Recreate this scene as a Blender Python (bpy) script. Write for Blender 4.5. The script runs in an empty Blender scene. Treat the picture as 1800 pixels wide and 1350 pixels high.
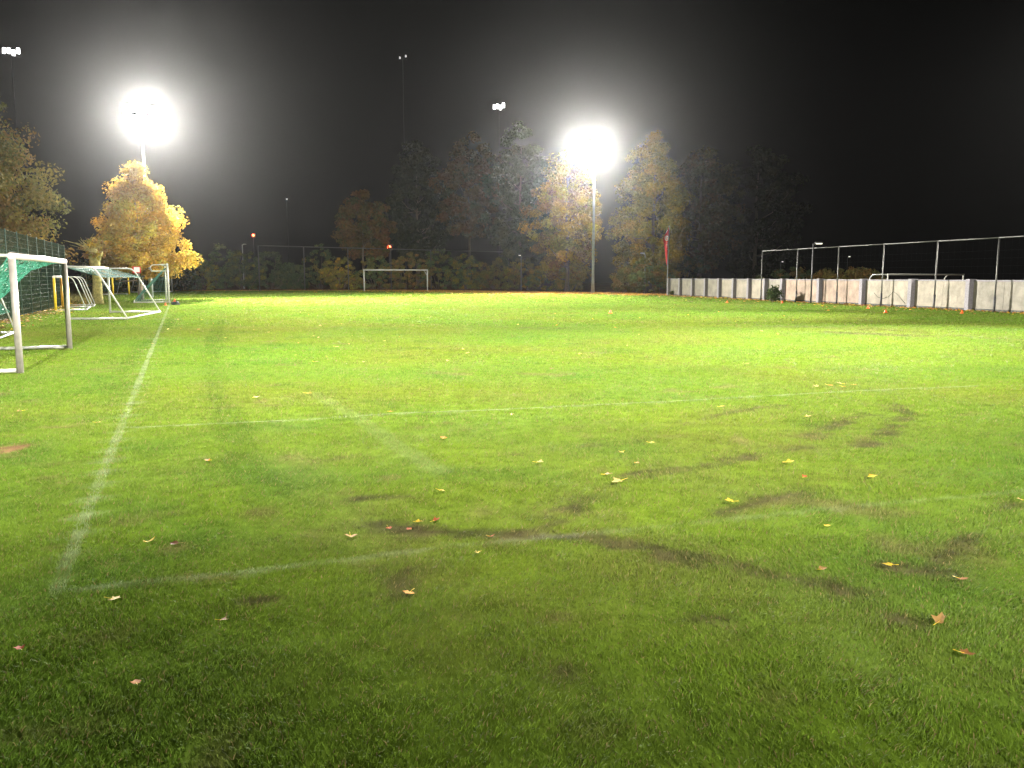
import bpy, math, random
import numpy as np
from mathutils import Vector, Matrix

R = math.radians
SC = bpy.context.scene
COL = SC.collection

# ------------------------------------------------------------------ camera
PW, PH, F = 1800.0, 1350.0, 1456.0          # photograph size, focal length in its pixels
CAMH, PITCH = 1.6, R(7.36)
cam = bpy.data.cameras.new("Camera")
cam.sensor_width = 36.0
cam.lens = 36.0 * F / PW
cam.clip_start, cam.clip_end = 0.05, 1500
camo = bpy.data.objects.new("Camera", cam)
COL.objects.link(camo)
camo.location = (0, 0, CAMH)
camo.rotation_euler = (math.pi / 2 - PITCH, 0, 0)
SC.camera = camo

# ------------------------------------------------------------------ night sky
W = bpy.data.worlds.new("World")
SC.world = W
W.use_nodes = True
wn, wl = W.node_tree.nodes, W.node_tree.links
sky = wn.new("ShaderNodeTexSky")
sky.sky_type = 'NISHITA'
sky.sun_disc = False
sky.sun_elevation = R(1.0)
sky.sun_rotation = R(200)
hsv = wn.new("ShaderNodeHueSaturation")
hsv.inputs['Saturation'].default_value = 0.25
wl.new(sky.outputs[0], hsv.inputs['Color'])
wl.new(hsv.outputs[0], wn["Background"].inputs[0])
wn["Background"].inputs[1].default_value = 0.0002

# ------------------------------------------------------------------ exposure, sampling
SC.view_settings.view_transform = 'Standard'
SC.view_settings.look = 'None'
SC.view_settings.exposure = 0.0
SC.view_settings.gamma = 1.0
SC.view_settings.use_curve_mapping = False
SC.render.engine = 'CYCLES'
cy = SC.cycles
cy.max_bounces, cy.diffuse_bounces, cy.glossy_bounces = 4, 2, 2
cy.transmission_bounces, cy.transparent_max_bounces, cy.volume_bounces = 3, 6, 0
cy.use_denoising = True
cy.sample_clamp_indirect = 4.0
cy.caustics_reflective = cy.caustics_refractive = False

# floodlight powers (watts) and haze, used by the mast builder and the haze box
P_FAR_BEAM, P_SPILL = 370000.0, 18000.0
P_NEAR, P_SIDE, P_LONG = 270000.0, 570000.0, 210000.0
HAZE_DENSITY, HAZE_G = 0.00007, 0.91
LAMP_COL = (1.0, 0.96, 0.86)

# ------------------------------------------------------------------ helpers
rng = np.random.default_rng(7)
random.seed(7)


def ground(px, py):
    a = math.atan((py - PH / 2) / F) + PITCH
    y = CAMH / math.tan(a)
    d = y * math.cos(PITCH) + CAMH * math.sin(PITCH)
    return Vector(((px - PW / 2) / F * d, y, 0.0))


def at(px, y, z=0.0):
    d = y * math.cos(PITCH) + (CAMH - z) * math.sin(PITCH)
    return Vector(((px - PW / 2) / F * d, y, z))


def tag(o, label=None, cat=None, group=None, kind=None):
    if label: o["label"] = label
    if cat: o["category"] = cat
    if group: o["group"] = group
    if kind: o["kind"] = kind
    return o


def empty(name, loc, rz=0.0):
    o = bpy.data.objects.new(name, None)
    o.empty_display_size = 0.2
    o.location = loc
    o.rotation_euler = (0, 0, rz)
    COL.objects.link(o)
    return o


def np_mesh(name, V, T, col=None, smooth=False):
    """triangle mesh from arrays; col = per-vertex rgb"""
    V = np.asarray(V, np.float32).reshape(-1, 3)
    T = np.asarray(T, np.int32).reshape(-1, 3)
    me = bpy.data.meshes.new(name)
    me.vertices.add(len(V))
    me.vertices.foreach_set("co", V.ravel())
    me.loops.add(T.size)
    me.loops.foreach_set("vertex_index", T.ravel())
    me.polygons.add(len(T))
    me.polygons.foreach_set("loop_start", np.arange(0, T.size, 3, dtype=np.int32))
    me.update(calc_edges=True)
    if col is not None:
        a = me.color_attributes.new("Col", 'FLOAT_COLOR', 'POINT')
        c = np.ones((len(V), 4), np.float32)
        c[:, :3] = col
        a.data.foreach_set("color", c.ravel())
    if smooth:
        me.polygons.foreach_set("use_smooth", np.ones(len(T), bool))
    return me


def link(name, me, mat, parent=None):
    o = bpy.data.objects.new(name, me)
    if mat: me.materials.append(mat)
    COL.objects.link(o)
    if parent: o.parent = parent
    return o


class MB:
    def __init__(self):
        self.v, self.f, self.s = [], [], []

    def box(self, c, h, rz=0.0):
        cx, cy_, cz = c
        hx, hy, hz = h
        b = len(self.v)
        co, si = math.cos(rz), math.sin(rz)
        for z in (-hz, hz):
            for (x, y) in ((-hx, -hy), (hx, -hy), (hx, hy), (-hx, hy)):
                self.v.append((cx + x * co - y * si, cy_ + x * si + y * co, cz + z))
        for q in ((3, 2, 1, 0), (4, 5, 6, 7), (0, 1, 5, 4), (1, 2, 6, 5), (2, 3, 7, 6), (3, 0, 4, 7)):
            self.f.append(tuple(b + i for i in q)); self.s.append(False)
        return self

    def tube(self, pts, r, n=10, caps=True):
        pts = [Vector(p) for p in pts]
        m = len(pts)
        rs = r if isinstance(r, (list, tuple)) else [r] * m
        b = len(self.v)
        t0 = (pts[1] - pts[0]).normalized()
        up = Vector((0, 0, 1)) if abs(t0.z) < .9 else Vector((1, 0, 0))
        nx = t0.cross(up).normalized()
        for i in range(m):
            t = (pts[min(i + 1, m - 1)] - pts[max(i - 1, 0)]).normalized()
            nx = (nx - t * nx.dot(t)).normalized()
            ny = t.cross(nx)
            for k in range(n):
                a = 2 * math.pi * k / n
                self.v.append(tuple(pts[i] + (nx * math.cos(a) + ny * math.sin(a)) * rs[i]))
        for i in range(m - 1):
            for k in range(n):
                k2 = (k + 1) % n
                self.f.append((b + i * n + k, b + i * n + k2, b + (i + 1) * n + k2, b + (i + 1) * n + k))
                self.s.append(n > 4)
        if caps:
            self.f.append(tuple(b + k for k in range(n - 1, -1, -1))); self.s.append(False)
            self.f.append(tuple(b + (m - 1) * n + k for k in range(n))); self.s.append(False)
        return self

    def lathe(self, prof, n=16, c=(0, 0, 0)):
        b = len(self.v)
        for (r, z) in prof:
            for k in range(n):
                a = 2 * math.pi * k / n
                self.v.append((c[0] + r * math.cos(a), c[1] + r * math.sin(a), c[2] + z))
        for i in range(len(prof) - 1):
            for k in range(n):
                k2 = (k + 1) % n
                self.f.append((b + i * n + k, b + i * n + k2, b + (i + 1) * n + k2, b + (i + 1) * n + k))
                self.s.append(True)
        self.f.append(tuple(b + (len(prof) - 1) * n + k for k in range(n))); self.s.append(False)
        return self

    def poly(self, pts):
        b = len(self.v)
        self.v += [tuple(p) for p in pts]
        self.f.append(tuple(range(b, b + len(pts)))); self.s.append(False)
        return self

    def mesh(self, name):
        me = bpy.data.meshes.new(name)
        me.from_pydata(self.v, [], self.f)
        me.polygons.foreach_set("use_smooth", self.s)
        me.update()
        return me

    def build(self, name, mat, parent=None):
        return link(name, self.mesh(name), mat, parent)


def vnoise(x, y, s, seed):
    """lattice value noise in 0..1"""
    x = np.asarray(x, np.float64) / s; y = np.asarray(y, np.float64) / s
    xi = np.floor(x); yi = np.floor(y)
    fx = x - xi; fy = y - yi
    fx = fx * fx * (3 - 2 * fx); fy = fy * fy * (3 - 2 * fy)
    def h(a, b):
        t = np.sin(a * 127.1 + b * 311.7 + seed * 74.7) * 43758.5453
        return t - np.floor(t)
    return (h(xi, yi) * (1 - fx) + h(xi + 1, yi) * fx) * (1 - fy) + (h(xi, yi + 1) * (1 - fx) + h(xi + 1, yi + 1) * fx) * fy


def smooth(a, b, x):
    t = np.clip((x - a) / (b - a), 0, 1)
    return t * t * (3 - 2 * t)


def seg_dist(x, y, pts):
    d = np.full(np.shape(x), 1e9)
    for (p, q) in zip(pts[:-1], pts[1:]):
        vx, vy = q[0] - p[0], q[1] - p[1]
        L = vx * vx + vy * vy + 1e-9
        t = np.clip(((x - p[0]) * vx + (y - p[1]) * vy) / L, 0, 1)
        d = np.minimum(d, np.hypot(x - p[0] - t * vx, y - p[1] - t * vy))
    return d


# ------------------------------------------------------------------ materials
def mat(name, col, rough=0.6, metal=0.0, var=0.15, scale=6.0, bump=0.0, col2=None, spec=0.5):
    m = bpy.data.materials.new(name)
    m.use_nodes = True
    n, l = m.node_tree.nodes, m.node_tree.links
    b = n["Principled BSDF"]
    b.inputs['Roughness'].default_value = rough
    b.inputs['Metallic'].default_value = metal
    b.inputs['Specular IOR Level'].default_value = spec
    tc = n.new("ShaderNodeTexCoord")
    nz = n.new("ShaderNodeTexNoise")
    nz.inputs['Scale'].default_value = scale
    nz.inputs['Detail'].default_value = 6
    nz.inputs['Roughness'].default_value = .65
    l.new(tc.outputs['Object'], nz.inputs['Vector'])
    mx = n.new("ShaderNodeMix"); mx.data_type = 'RGBA'
    c2 = col2 or tuple(c * (1 - 2.2 * var) for c in col)
    mx.inputs['A'].default_value = (*c2, 1)
    mx.inputs['B'].default_value = (*(min(c * (1 + var), 1) for c in col), 1)
    rp = n.new("ShaderNodeMapRange")
    rp.inputs['From Min'].default_value, rp.inputs['From Max'].default_value = .3, .62
    l.new(nz.outputs[0], rp.inputs['Value'])
    l.new(rp.outputs[0], mx.inputs['Factor'])
    l.new(mx.outputs['Result'], b.inputs['Base Color'])
    if bump:
        bp = n.new("ShaderNodeBump")
        bp.inputs['Strength'].default_value = bump
        bp.inputs['Distance'].default_value = .02
        l.new(nz.outputs[0], bp.inputs['Height'])
        l.new(bp.outputs[0], b.inputs['Normal'])
    return m


def emit(name, col, strength):
    m = bpy.data.materials.new(name)
    m.use_nodes = True
    n, l = m.node_tree.nodes, m.node_tree.links
    b = n["Principled BSDF"]
    b.inputs['Base Color'].default_value = (.8, .8, .8, 1)
    b.inputs['Emission Color'].default_value = (*col, 1)
    b.inputs['Emission Strength'].default_value = strength
    return m


def leafmat(name, transl=0.3, rough=.5, spec=.3, var=0.25, vscale=40.0, bump=0.0):
    """vertex-coloured foliage, part translucent, with a fine noise on the colour"""
    m = bpy.data.materials.new(name)
    m.use_nodes = True
    n, l = m.node_tree.nodes, m.node_tree.links
    b = n["Principled BSDF"]
    out = n["Material Output"]
    at_ = n.new("ShaderNodeVertexColor"); at_.layer_name = "Col"
    gp = n.new("ShaderNodeNewGeometry")
    nz = n.new("ShaderNodeTexNoise"); nz.inputs['Scale'].default_value = vscale; nz.inputs['Detail'].default_value = 3
    l.new(gp.outputs['Position'], nz.inputs['Vector'])
    rp = n.new("ShaderNodeMapRange")
    rp.inputs['From Min'].default_value, rp.inputs['From Max'].default_value = .3, .7
    rp.inputs['To Min'].default_value, rp.inputs['To Max'].default_value = 1 - var, 1 + var
    l.new(nz.outputs[0], rp.inputs['Value'])
    vm = n.new("ShaderNodeVectorMath"); vm.operation = 'SCALE'
    l.new(at_.outputs['Color'], vm.inputs[0]); l.new(rp.outputs[0], vm.inputs['Scale'])
    l.new(vm.outputs[0], b.inputs['Base Color'])
    b.inputs['Roughness'].default_value = rough
    b.inputs['Specular IOR Level'].default_value = spec
    if bump:
        bp = n.new("ShaderNodeBump"); bp.inputs['Strength'].default_value = bump; bp.inputs['Distance'].default_value = .03
        l.new(nz.outputs[0], bp.inputs['Height']); l.new(bp.outputs[0], b.inputs['Normal'])
    if transl:
        tr = n.new("ShaderNodeBsdfTranslucent")
        l.new(vm.outputs[0], tr.inputs['Color'])
        ms = n.new("ShaderNodeMixShader"); ms.inputs[0].default_value = transl
        l.new(b.outputs[0], ms.inputs[1]); l.new(tr.outputs[0], ms.inputs[2])
        l.new(ms.outputs[0], out.inputs['Surface'])
    return m


M = dict(
    white=mat("white_paint", (.45, .45, .40), .35, 0, .06, 9),
    alu=mat("brushed_aluminium", (.25, .23, .205), .5, .2, .10, 7),
    barpaint=mat("weathered_bar", (.34, .30, .27), .45, 0, .08, 7),
    galv=mat("galvanised_steel", (.10, .10, .095), .5, .6, .15, 12),
    pole=mat("mast_grey", (.30, .31, .31), .5, .3, .12, 5),
    black=mat('far_mast_black', (.012, .012, .012), .8, 0, .1, 10),
    dark=mat("dark_metal", (.05, .05, .055), .5, .3, .2, 10),
    yellow=mat("yellow_paint", (.80, .55, .03), .4, 0, .10, 9),
    orange=mat("amber_paint", (.72, .36, .03), .45, 0, .12, 9),
    net=mat("green_net", (.02, .19, .115), .7, 0, .15, 20),
    netdark=mat("dark_green_net", (.02, .105, .075), .7, 0, .15, 20),
    mesh=mat("green_wire", (.025, .065, .04), .8, 0, .15, 8),
    concrete=mat("concrete_post", (.19, .18, .20), .85, 0, .14, 14, .4),
    panel=mat("cream_panel", (.225, .20, .16), .85, 0, .17, 1.7, .25),
    panelb=mat("pinkish_panel", (.235, .175, .135), .85, 0, .18, 1.7, .25),
    panelc=mat("greyish_panel", (.185, .17, .14), .85, 0, .19, 1.7, .25),
    stain=mat("dark_stain", (.06, .06, .05), .9, 0, .3, 12),
    bark=mat("bark", (.13, .10, .07), .9, 0, .3, 9, .8),
    moss=mat("mossy_bark", (.26, .22, .07), .95, 0, .3, 7, .9, col2=(.10, .10, .03)),
    red=mat("flag_red", (.62, .02, .035), .75, 0, .12, 6),
    flagwhite=mat("flag_white", (.82, .80, .80), .75, 0, .06, 6),
    cone=mat("orange_plastic", (.85, .13, .02), .4, 0, .08, 20),
    bag=mat("dark_bag", (.035, .045, .04), .7, 0, .3, 14, .5),
    signred=mat("sign_red", (.6, .03, .03), .45, 0, .08, 8),
    leaf=leafmat("tree_leaves", .30, .8, .06, .2, 3.0),
    grassblade=leafmat("grass_blades", .32, .6, .07, .18, 30.0),
    turf=leafmat("turf", 0, 1.0, .0, .30, 5.0, .3),
    litter=leafmat("litter_leaves", .2, .7, .06, .2, 15.0),
    lens=emit("floodlight_glass", (1, .97, .9), 60),
    lensfar=emit("far_floodlight_glass", (1, .97, .95), 14),
    lensdim=emit("dim_lamp_glass", (1, .97, .95), 1.2),
    redlamp=emit("red_lamp_glass", (1, .10, .03), 14),
    ledlamp=emit("street_lamp_glass", (1, .93, .75), 2.0),
)

# ------------------------------------------------------------------ what the ground is made of, by place
def G2(*pp):
    return [tuple(ground(*p)[:2]) for p in pp]

TOUCH = G2((97, 1045), (155, 900), (217, 752), (262, 615), (296, 540))
# straight touchline fitted through its ends
T0, T1 = Vector(TOUCH[0]), Vector(TOUCH[-1])
UDIR = (T1 - T0).normalized()
VDIR = Vector((UDIR.y, -UDIR.x))
LINE_T = [tuple(T0), tuple(T1), tuple(T0 + UDIR * 88)]
LINE_A = G2((222, 753), (560, 737), (700, 727), (870, 721), (1180, 706), (1500, 688), (1720, 679))
LINE_G = G2((97, 1043), (400, 1010), (590, 988), (760, 965), (1050, 938), (1150, 928), (1270, 915), (1430, 898), (1800, 864), (2100, 842))
LINE_F = LINE_G[4:]
LINE_G = LINE_G[:5]
LINE_D = G2((548, 690), (630, 735), (690, 780), (775, 830))
PALE = G2((520, 690), (500, 790), (560, 860), (640, 960))
LINES = [(LINE_T, .040, .18), (LINE_A, .024, .20), (LINE_G, .036, .17), (LINE_F, .034, .075), (LINE_D, .10, .045)]
TYRES = [G2((392, 552), (384, 590), (374, 640), (392, 700)), G2((378, 560), (366, 620), (360, 680)),
         G2((330, 548), (270, 590), (215, 650), (185, 740)), G2((310, 552), (240, 620), (205, 680)),
         G2((372, 640), (385, 730), (420, 830), (500, 930), (600, 990)), G2((398, 690), (425, 770), (480, 860), (570, 940))]
MUD = [  # (points, half width m, strength)
    (G2((650, 925), (760, 935), (900, 942), (1000, 945), (1150, 966), (1300, 998)), .10, .95),
    (G2((960, 922), (1010, 890), (1090, 855), (1180, 828), (1300, 808), (1410, 788)), .11, .60),
    (G2((585, 882), (640, 876), (705, 874)), .08, .55),
    (G2((640, 990), (700, 1015), (720, 1040)), .11, .60),
    (G2((640, 1045), (700, 1050), (740, 1056)), .06, .45),
    (G2((1180, 985), (1290, 1000), (1420, 1022), (1500, 1040)), .09, .65),
    (G2((1560, 998), (1610, 1003), (1670, 1010)), .07, .75),
    (G2((1430, 770), (1480, 745), (1530, 728)), .12, .55),
    (G2((1520, 785), (1575, 750), (1590, 728), (1575, 714)), .11, .60),
    (G2((1190, 745), (1290, 725), (1370, 712)), .11, .40),
    (G2((1380, 715), (1410, 725)), .13, .50),
    (G2((1100, 838), (1150, 828)), .06, .70),
    (G2((1225, 1088), (1270, 1094)), .04, .75),
    (G2((900, 800), (1010, 790), (1120, 775)), .08, .30),
    (G2((1270, 905), (1330, 880), (1410, 870)), .08, .45),
    (G2((1780, 888), (1700, 950), (1640, 1000)), .07, .45),
    (G2((1560, 1085), (1610, 1100)), .05, .55),
    (G2((430, 1060), (480, 1055)), .04, .55),
    (G2((990, 1180), (1060, 1230), (1020, 1270)), .05, .35),
    (G2((1470, 585), (1510, 587), (1600, 590)), .45, .75),
    (G2((1400, 575), (1550, 580), (1700, 590), (1800, 600)), .80, .28),
    (G2((890, 575), (980, 578)), .6, .30),
    (G2((530, 812), (600, 806)), .12, .40),
]
SAND = ground(18, 789)
EDGE = [(-150, 96), (-40, 98), (-12, 101), (-2, 93), (6, 86), (9.5, 82), (13.6, 74), (14.3, 71.5), (23.4, 34.5), (40, -30), (60, -120)]


def beyond_edge(x, y):
    """signed: >0 outside the pitch beyond far edge / wall line"""
    e = np.array(EDGE)
    d = seg_dist(x, y, EDGE)
    yy = np.interp(x, e[:, 0], e[:, 1])
    return np.where(y > yy, d, -d)


def albedo(x, y, fine=True):
    x = np.asarray(x, np.float64); y = np.asarray(y, np.float64)
    n1 = vnoise(x, y, 2.3, 1); n2 = vnoise(x + .37 * y, y, .55, 2); n3 = vnoise(x, y, .17, 3); n4 = vnoise(x, y, 9.0, 4)
    n5 = vnoise(x, y, 1.1, 9)
    g = np.stack([.096 + .022 * n1, .158 + .020 * n4 + 0 * n1, .016 + .008 * n2], -1)
    olive = np.array([.122, .128, .022])
    k = (smooth(.48, .88, .5 * n1 + .3 * n2 + .2 * n3))[..., None]
    g = g * (1 - .5 * k) + olive * .5 * k
    deep = np.array([.052, .122, .012])
    k = (smooth(.52, .85, .45 * n5 + .35 * n2 + .2 * n3))[..., None]
    g = g * (1 - .45 * k) + deep * .45 * k
    thatch = np.array([.15, .115, .055])
    k = (smooth(.72, .92, .35 * vnoise(x, y, .8, 21) + .65 * vnoise(x, y, .25, 22)))[..., None]
    g = g * (1 - .5 * k) + thatch * .5 * k
    # worn, scuffed earth
    soil = np.array([.034, .027, .018])
    soil2 = np.array([.085, .062, .038])
    brk = .45 * n2 + .55 * n3
    m = np.zeros(x.shape); worn = np.zeros(x.shape)
    ragged = .40 * vnoise(x, y, .30, 31) + .35 * vnoise(x, y, .11, 32) + .25 * vnoise(x, y, .045, 33)
    for (pts, w, s) in MUD:
        d = seg_dist(x, y, pts) / (w * .85)
        m = np.maximum(m, s * (1 - smooth(.1, 2.2, d)))
        worn = np.maximum(worn, s * (1 - smooth(.5, 5.0, d)))
    m = np.clip(smooth(.30, .80, m * .55 + ragged - .20) * np.clip(m * 2.5, 0, 1), 0, 1)[..., None]
    sl = soil + (soil2 - soil) * n3[..., None]
    k = (worn * .55 * smooth(.3, .7, ragged))[..., None]
    g = g * (1 - k) + np.array([.095, .095, .032]) * k
    g = g * (1 - .78 * m) + sl * .78 * m
    t = np.zeros(x.shape)
    for pts in TYRES:
        ends = np.minimum(np.hypot(x - pts[0][0], y - pts[0][1]), np.hypot(x - pts[-1][0], y - pts[-1][1]))
        t = np.maximum(t, (1 - smooth(.3, 1.5, seg_dist(x, y, pts) / .12)) * smooth(0, .3 * math.hypot(pts[0][0] - pts[-1][0], pts[0][1] - pts[-1][1]), ends))
    t = (t * (.5 + .5 * n2))[..., None]
    g = g * (1 - .5 * t) + np.array([.045, .088, .012]) * .5 * t
    # sandy bare patch by the left edge
    e = np.hypot((x - SAND.x) / .17, (y - SAND.y) / .27)
    k = (1 - smooth(.75, 1.1, e + .3 * (n3 - .5)))[..., None]
    g = g * (1 - k) + np.array([.17, .10, .055]) * (.8 + .3 * n3[..., None]) * k
    # chalk
    p = (1 - smooth(.3, 1.3, seg_dist(x, y, PALE) / .30)) * .02 * n2
    for (pts, w, s) in LINES:
        d = seg_dist(x, y, pts) / w
        nn = .50 * vnoise(x, y, .09, 41) + .30 * vnoise(x, y, .35, 42) + .35 * vnoise(x, y, 1.3, 43)
        p = np.maximum(p, s * (1 - smooth(.75, 1.25, d + .35 * (n3 - .5))) * np.clip(-.15 + 2.0 * nn, 0, 1.15))
    p = np.clip(p, 0, 1)[..., None]
    g = g * (1 - p) + np.array([.46, .46, .40]) * p
    # outside the pitch: bare soil and leaf mould
    b = beyond_edge(x, y)
    k = smooth(-.6, .8, b + 1.2 * (n1 - .5))[..., None]
    mould = np.array([.13, .075, .035]) * (.5 + .8 * n2[..., None])
    g = g * (1 - k) + mould * k
    # along the left fence
    k2 = smooth(4.5, 5.7, -((x - T0.x) * VDIR.x + (y - T0.y) * VDIR.y) + 1.2 * (n1 - .5))[..., None]
    g = g * (1 - .75 * k2) + np.array([.12, .085, .04]) * (.6 + .6 * n2[..., None]) * .75 * k2
    return g


# ------------------------------------------------------------------ ground sheet
def axis(lo, hi, c, k, n):
    a, b = math.asinh((lo - c) / k), math.asinh((hi - c) / k)
    return c + k * np.sinh(np.linspace(a, b, n))


gx = axis(-190, 190, 0, 4.0, 280)
gy = axis(-60, 230, 5, 5.0, 380)
GX, GY = np.meshgrid(gx, gy)
nv = GX.size
V = np.stack([GX.ravel(), GY.ravel(), np.zeros(nv)], -1)
idx = np.arange(nv).reshape(GX.shape)
a, b, c, d = idx[:-1, :-1].ravel(), idx[:-1, 1:].ravel(), idx[1:, 1:].ravel(), idx[1:, :-1].ravel()
T = np.concatenate([np.stack([a, b, c], -1), np.stack([a, c, d], -1)])
og = link("ground", np_mesh("ground", V, T, albedo(V[:, 0], V[:, 1])), M['turf'])
tag(og, "green grass playing field with worn muddy tracks and bare soil edge", kind="structure")


# painted lines as thin sheets just over the turf, where no blades stand any more
def strip(name, pts, w, label, y0, step=.35):
    P = []
    for (p, q) in zip(pts[:-1], pts[1:]):
        L = math.hypot(q[0] - p[0], q[1] - p[1])
        n = max(int(L / step), 1)
        for i in range(n):
            P.append((p[0] + (q[0] - p[0]) * i / n, p[1] + (q[1] - p[1]) * i / n))
    P.append(pts[-1])
    P = np.array([p for p in P if p[1] > y0])
    t = np.gradient(P, axis=0); t /= np.linalg.norm(t, axis=1)[:, None]
    nrm = np.stack([-t[:, 1], t[:, 0]], -1)
    hw = w * (.75 + .5 * rng.random(len(P)))[:, None]
    Vv = np.concatenate([P + nrm * hw, P - nrm * hw])
    V3 = np.concatenate([Vv, np.full((len(Vv), 1), .006)], 1)
    n = len(P); i = np.arange(n - 1)
    keep = rng.random(n - 1) < .86
    i = i[keep]
    T_ = np.concatenate([np.stack([i, i + n, i + n + 1], -1), np.stack([i, i + n + 1, i + 1], -1)])
    c_ = np.array([.19, .245, .10]) * (.55 + .6 * rng.random((len(V3), 1)))
    o = link(name, np_mesh(name, V3, T_, c_), M['turf'])
    return tag(o, label, kind="structure")


strip("touchline", LINE_T, .045, "long worn white chalk touchline running away past the goals", 12.0)
strip("box_line", LINE_A, .022, "thin faded white chalk line crossing the pitch from the touchline", 8.0)


# ------------------------------------------------------------------ grass blades
def blades(y0, y1, dens, hgt, wid, segs):
    area = .70 * (y1 ** 2 - y0 ** 2) + 2.0 * (y1 - y0)
    n = int(area * dens)
    yy = np.sqrt(rng.random(n) * (y1 ** 2 - y0 ** 2) + y0 ** 2)
    xx = (rng.random(n) * 2 - 1) * (.70 * yy + 1.0)
    c = albedo(xx, yy)
    # thin out on bare soil
    green = c[:, 1] / (c.sum(1) + 1e-6)
    white = c.sum(1) > .55
    keep = (rng.random(n) < np.clip((green - .36) * 9, .18, 1)) | white
    if y1 > 25: keep &= beyond_edge(xx, yy) < -.3
    xx, yy, c = xx[keep], yy[keep], c[keep]
    n = len(xx)
    big = vnoise(xx, yy, .28, 51)
    H = hgt * (.55 + .55 * rng.random(n)) * (.65 + .7 * big)
    ang = rng.random(n) * 2 * np.pi
    wind = (vnoise(xx, yy, .9, 52) - .5) * 5
    la = np.where(rng.random(n) < .35, wind, rng.random(n) * 2 * np.pi)
    lean = H * (.35 + 1.1 * rng.random(n))
    w = wid * (.6 + .8 * rng.random(n))
    ax, ay = np.cos(ang) * w / 2, np.sin(ang) * w / 2
    lx, ly = np.cos(la) * lean, np.sin(la) * lean
    z0 = np.full(n, -.002)
    jit = .62 + .76 * rng.random((n, 1))
    c = c * jit
    dry = rng.random(n) < .09
    c[dry] = np.array([.20, .16, .065]) * (.6 + .7 * rng.random((dry.sum(), 1)))
    if segs == 2:
        P = np.stack([
            np.stack([xx - ax, yy - ay, z0], -1), np.stack([xx + ax, yy + ay, z0], -1),
            np.stack([xx + lx * .35 - ax * .8, yy + ly * .35 - ay * .8, H * .6], -1),
            np.stack([xx + lx * .35 + ax * .8, yy + ly * .35 + ay * .8, H * .6], -1),
            np.stack([xx + lx, yy + ly, H], -1)], 1)
        t = np.array([[0, 1, 3], [0, 3, 2], [2, 3, 4]])
        k = 5
    else:
        P = np.stack([
            np.stack([xx - ax, yy - ay, z0], -1), np.stack([xx + ax, yy + ay, z0], -1),
            np.stack([xx + lx, yy + ly, H], -1)], 1)
        t = np.array([[0, 1, 2]])
        k = 3
    Tt = (np.arange(n)[:, None, None] * k + t[None]).reshape(-1, 3)
    C = np.repeat(c, k, 0)
    return P.reshape(-1, 3), Tt, C


LOD = [(1.7, 5.0, 10800, .0215, .0033, 2), (5.0, 9.0, 5200, .025, .0055, 1), (9.0, 15.0, 1900, .027, .0095, 1), (15.0, 27.0, 620, .028, .017, 1), (27.0, 52.0, 130, .034, .042, 1), (52.0, 104.0, 34, .042, .095, 1)]
vs, ts, cs, off = [], [], [], 0
for L_ in LOD:
    v_, t_, c_ = blades(*L_)
    vs.append(v_); ts.append(t_ + off); cs.append(c_); off += len(v_)
ob = link("grass", np_mesh("grass", np.concatenate(vs), np.concatenate(ts), np.concatenate(cs)), M['grassblade'])
tag(ob, "short damp green grass blades covering the near pitch", "grass", kind="stuff")


# ------------------------------------------------------------------ fallen leaves
def leaf_outline(seed):
    r = random.Random(seed)
    pts = []
    lobes = [(-2.35, .66), (-1.9, .50), (-1.25, .86), (-.75, .58), (-.05, 1.0), (.7, .58), (1.2, .88), (1.9, .52), (2.35, .68), (2.9, .40), (3.35, .42)]
    for (a_, rr) in lobes:
        rr *= .85 + .3 * r.random()
        a_ += (r.random() - .5) * .15
        pts.append((rr * math.cos(a_ + math.pi / 2), rr * math.sin(a_ + math.pi / 2)))
    return pts


def leaf_mesh(seed, curl):
    r = random.Random(seed * 7 + 1)
    pts = leaf_outline(seed)
    V_ = [(0, 0, .04)]
    for i, (x, y) in enumerate(pts):
        z = curl * (x * x * .8 + y * y * .25 * r.random()) + (r.random() - .5) * .16
        V_.append((x, y, z))
    n = len(pts)
    T_ = [(0, i + 1, (i + 1) % n + 1) for i in range(n)]
    return V_, T_


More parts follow.
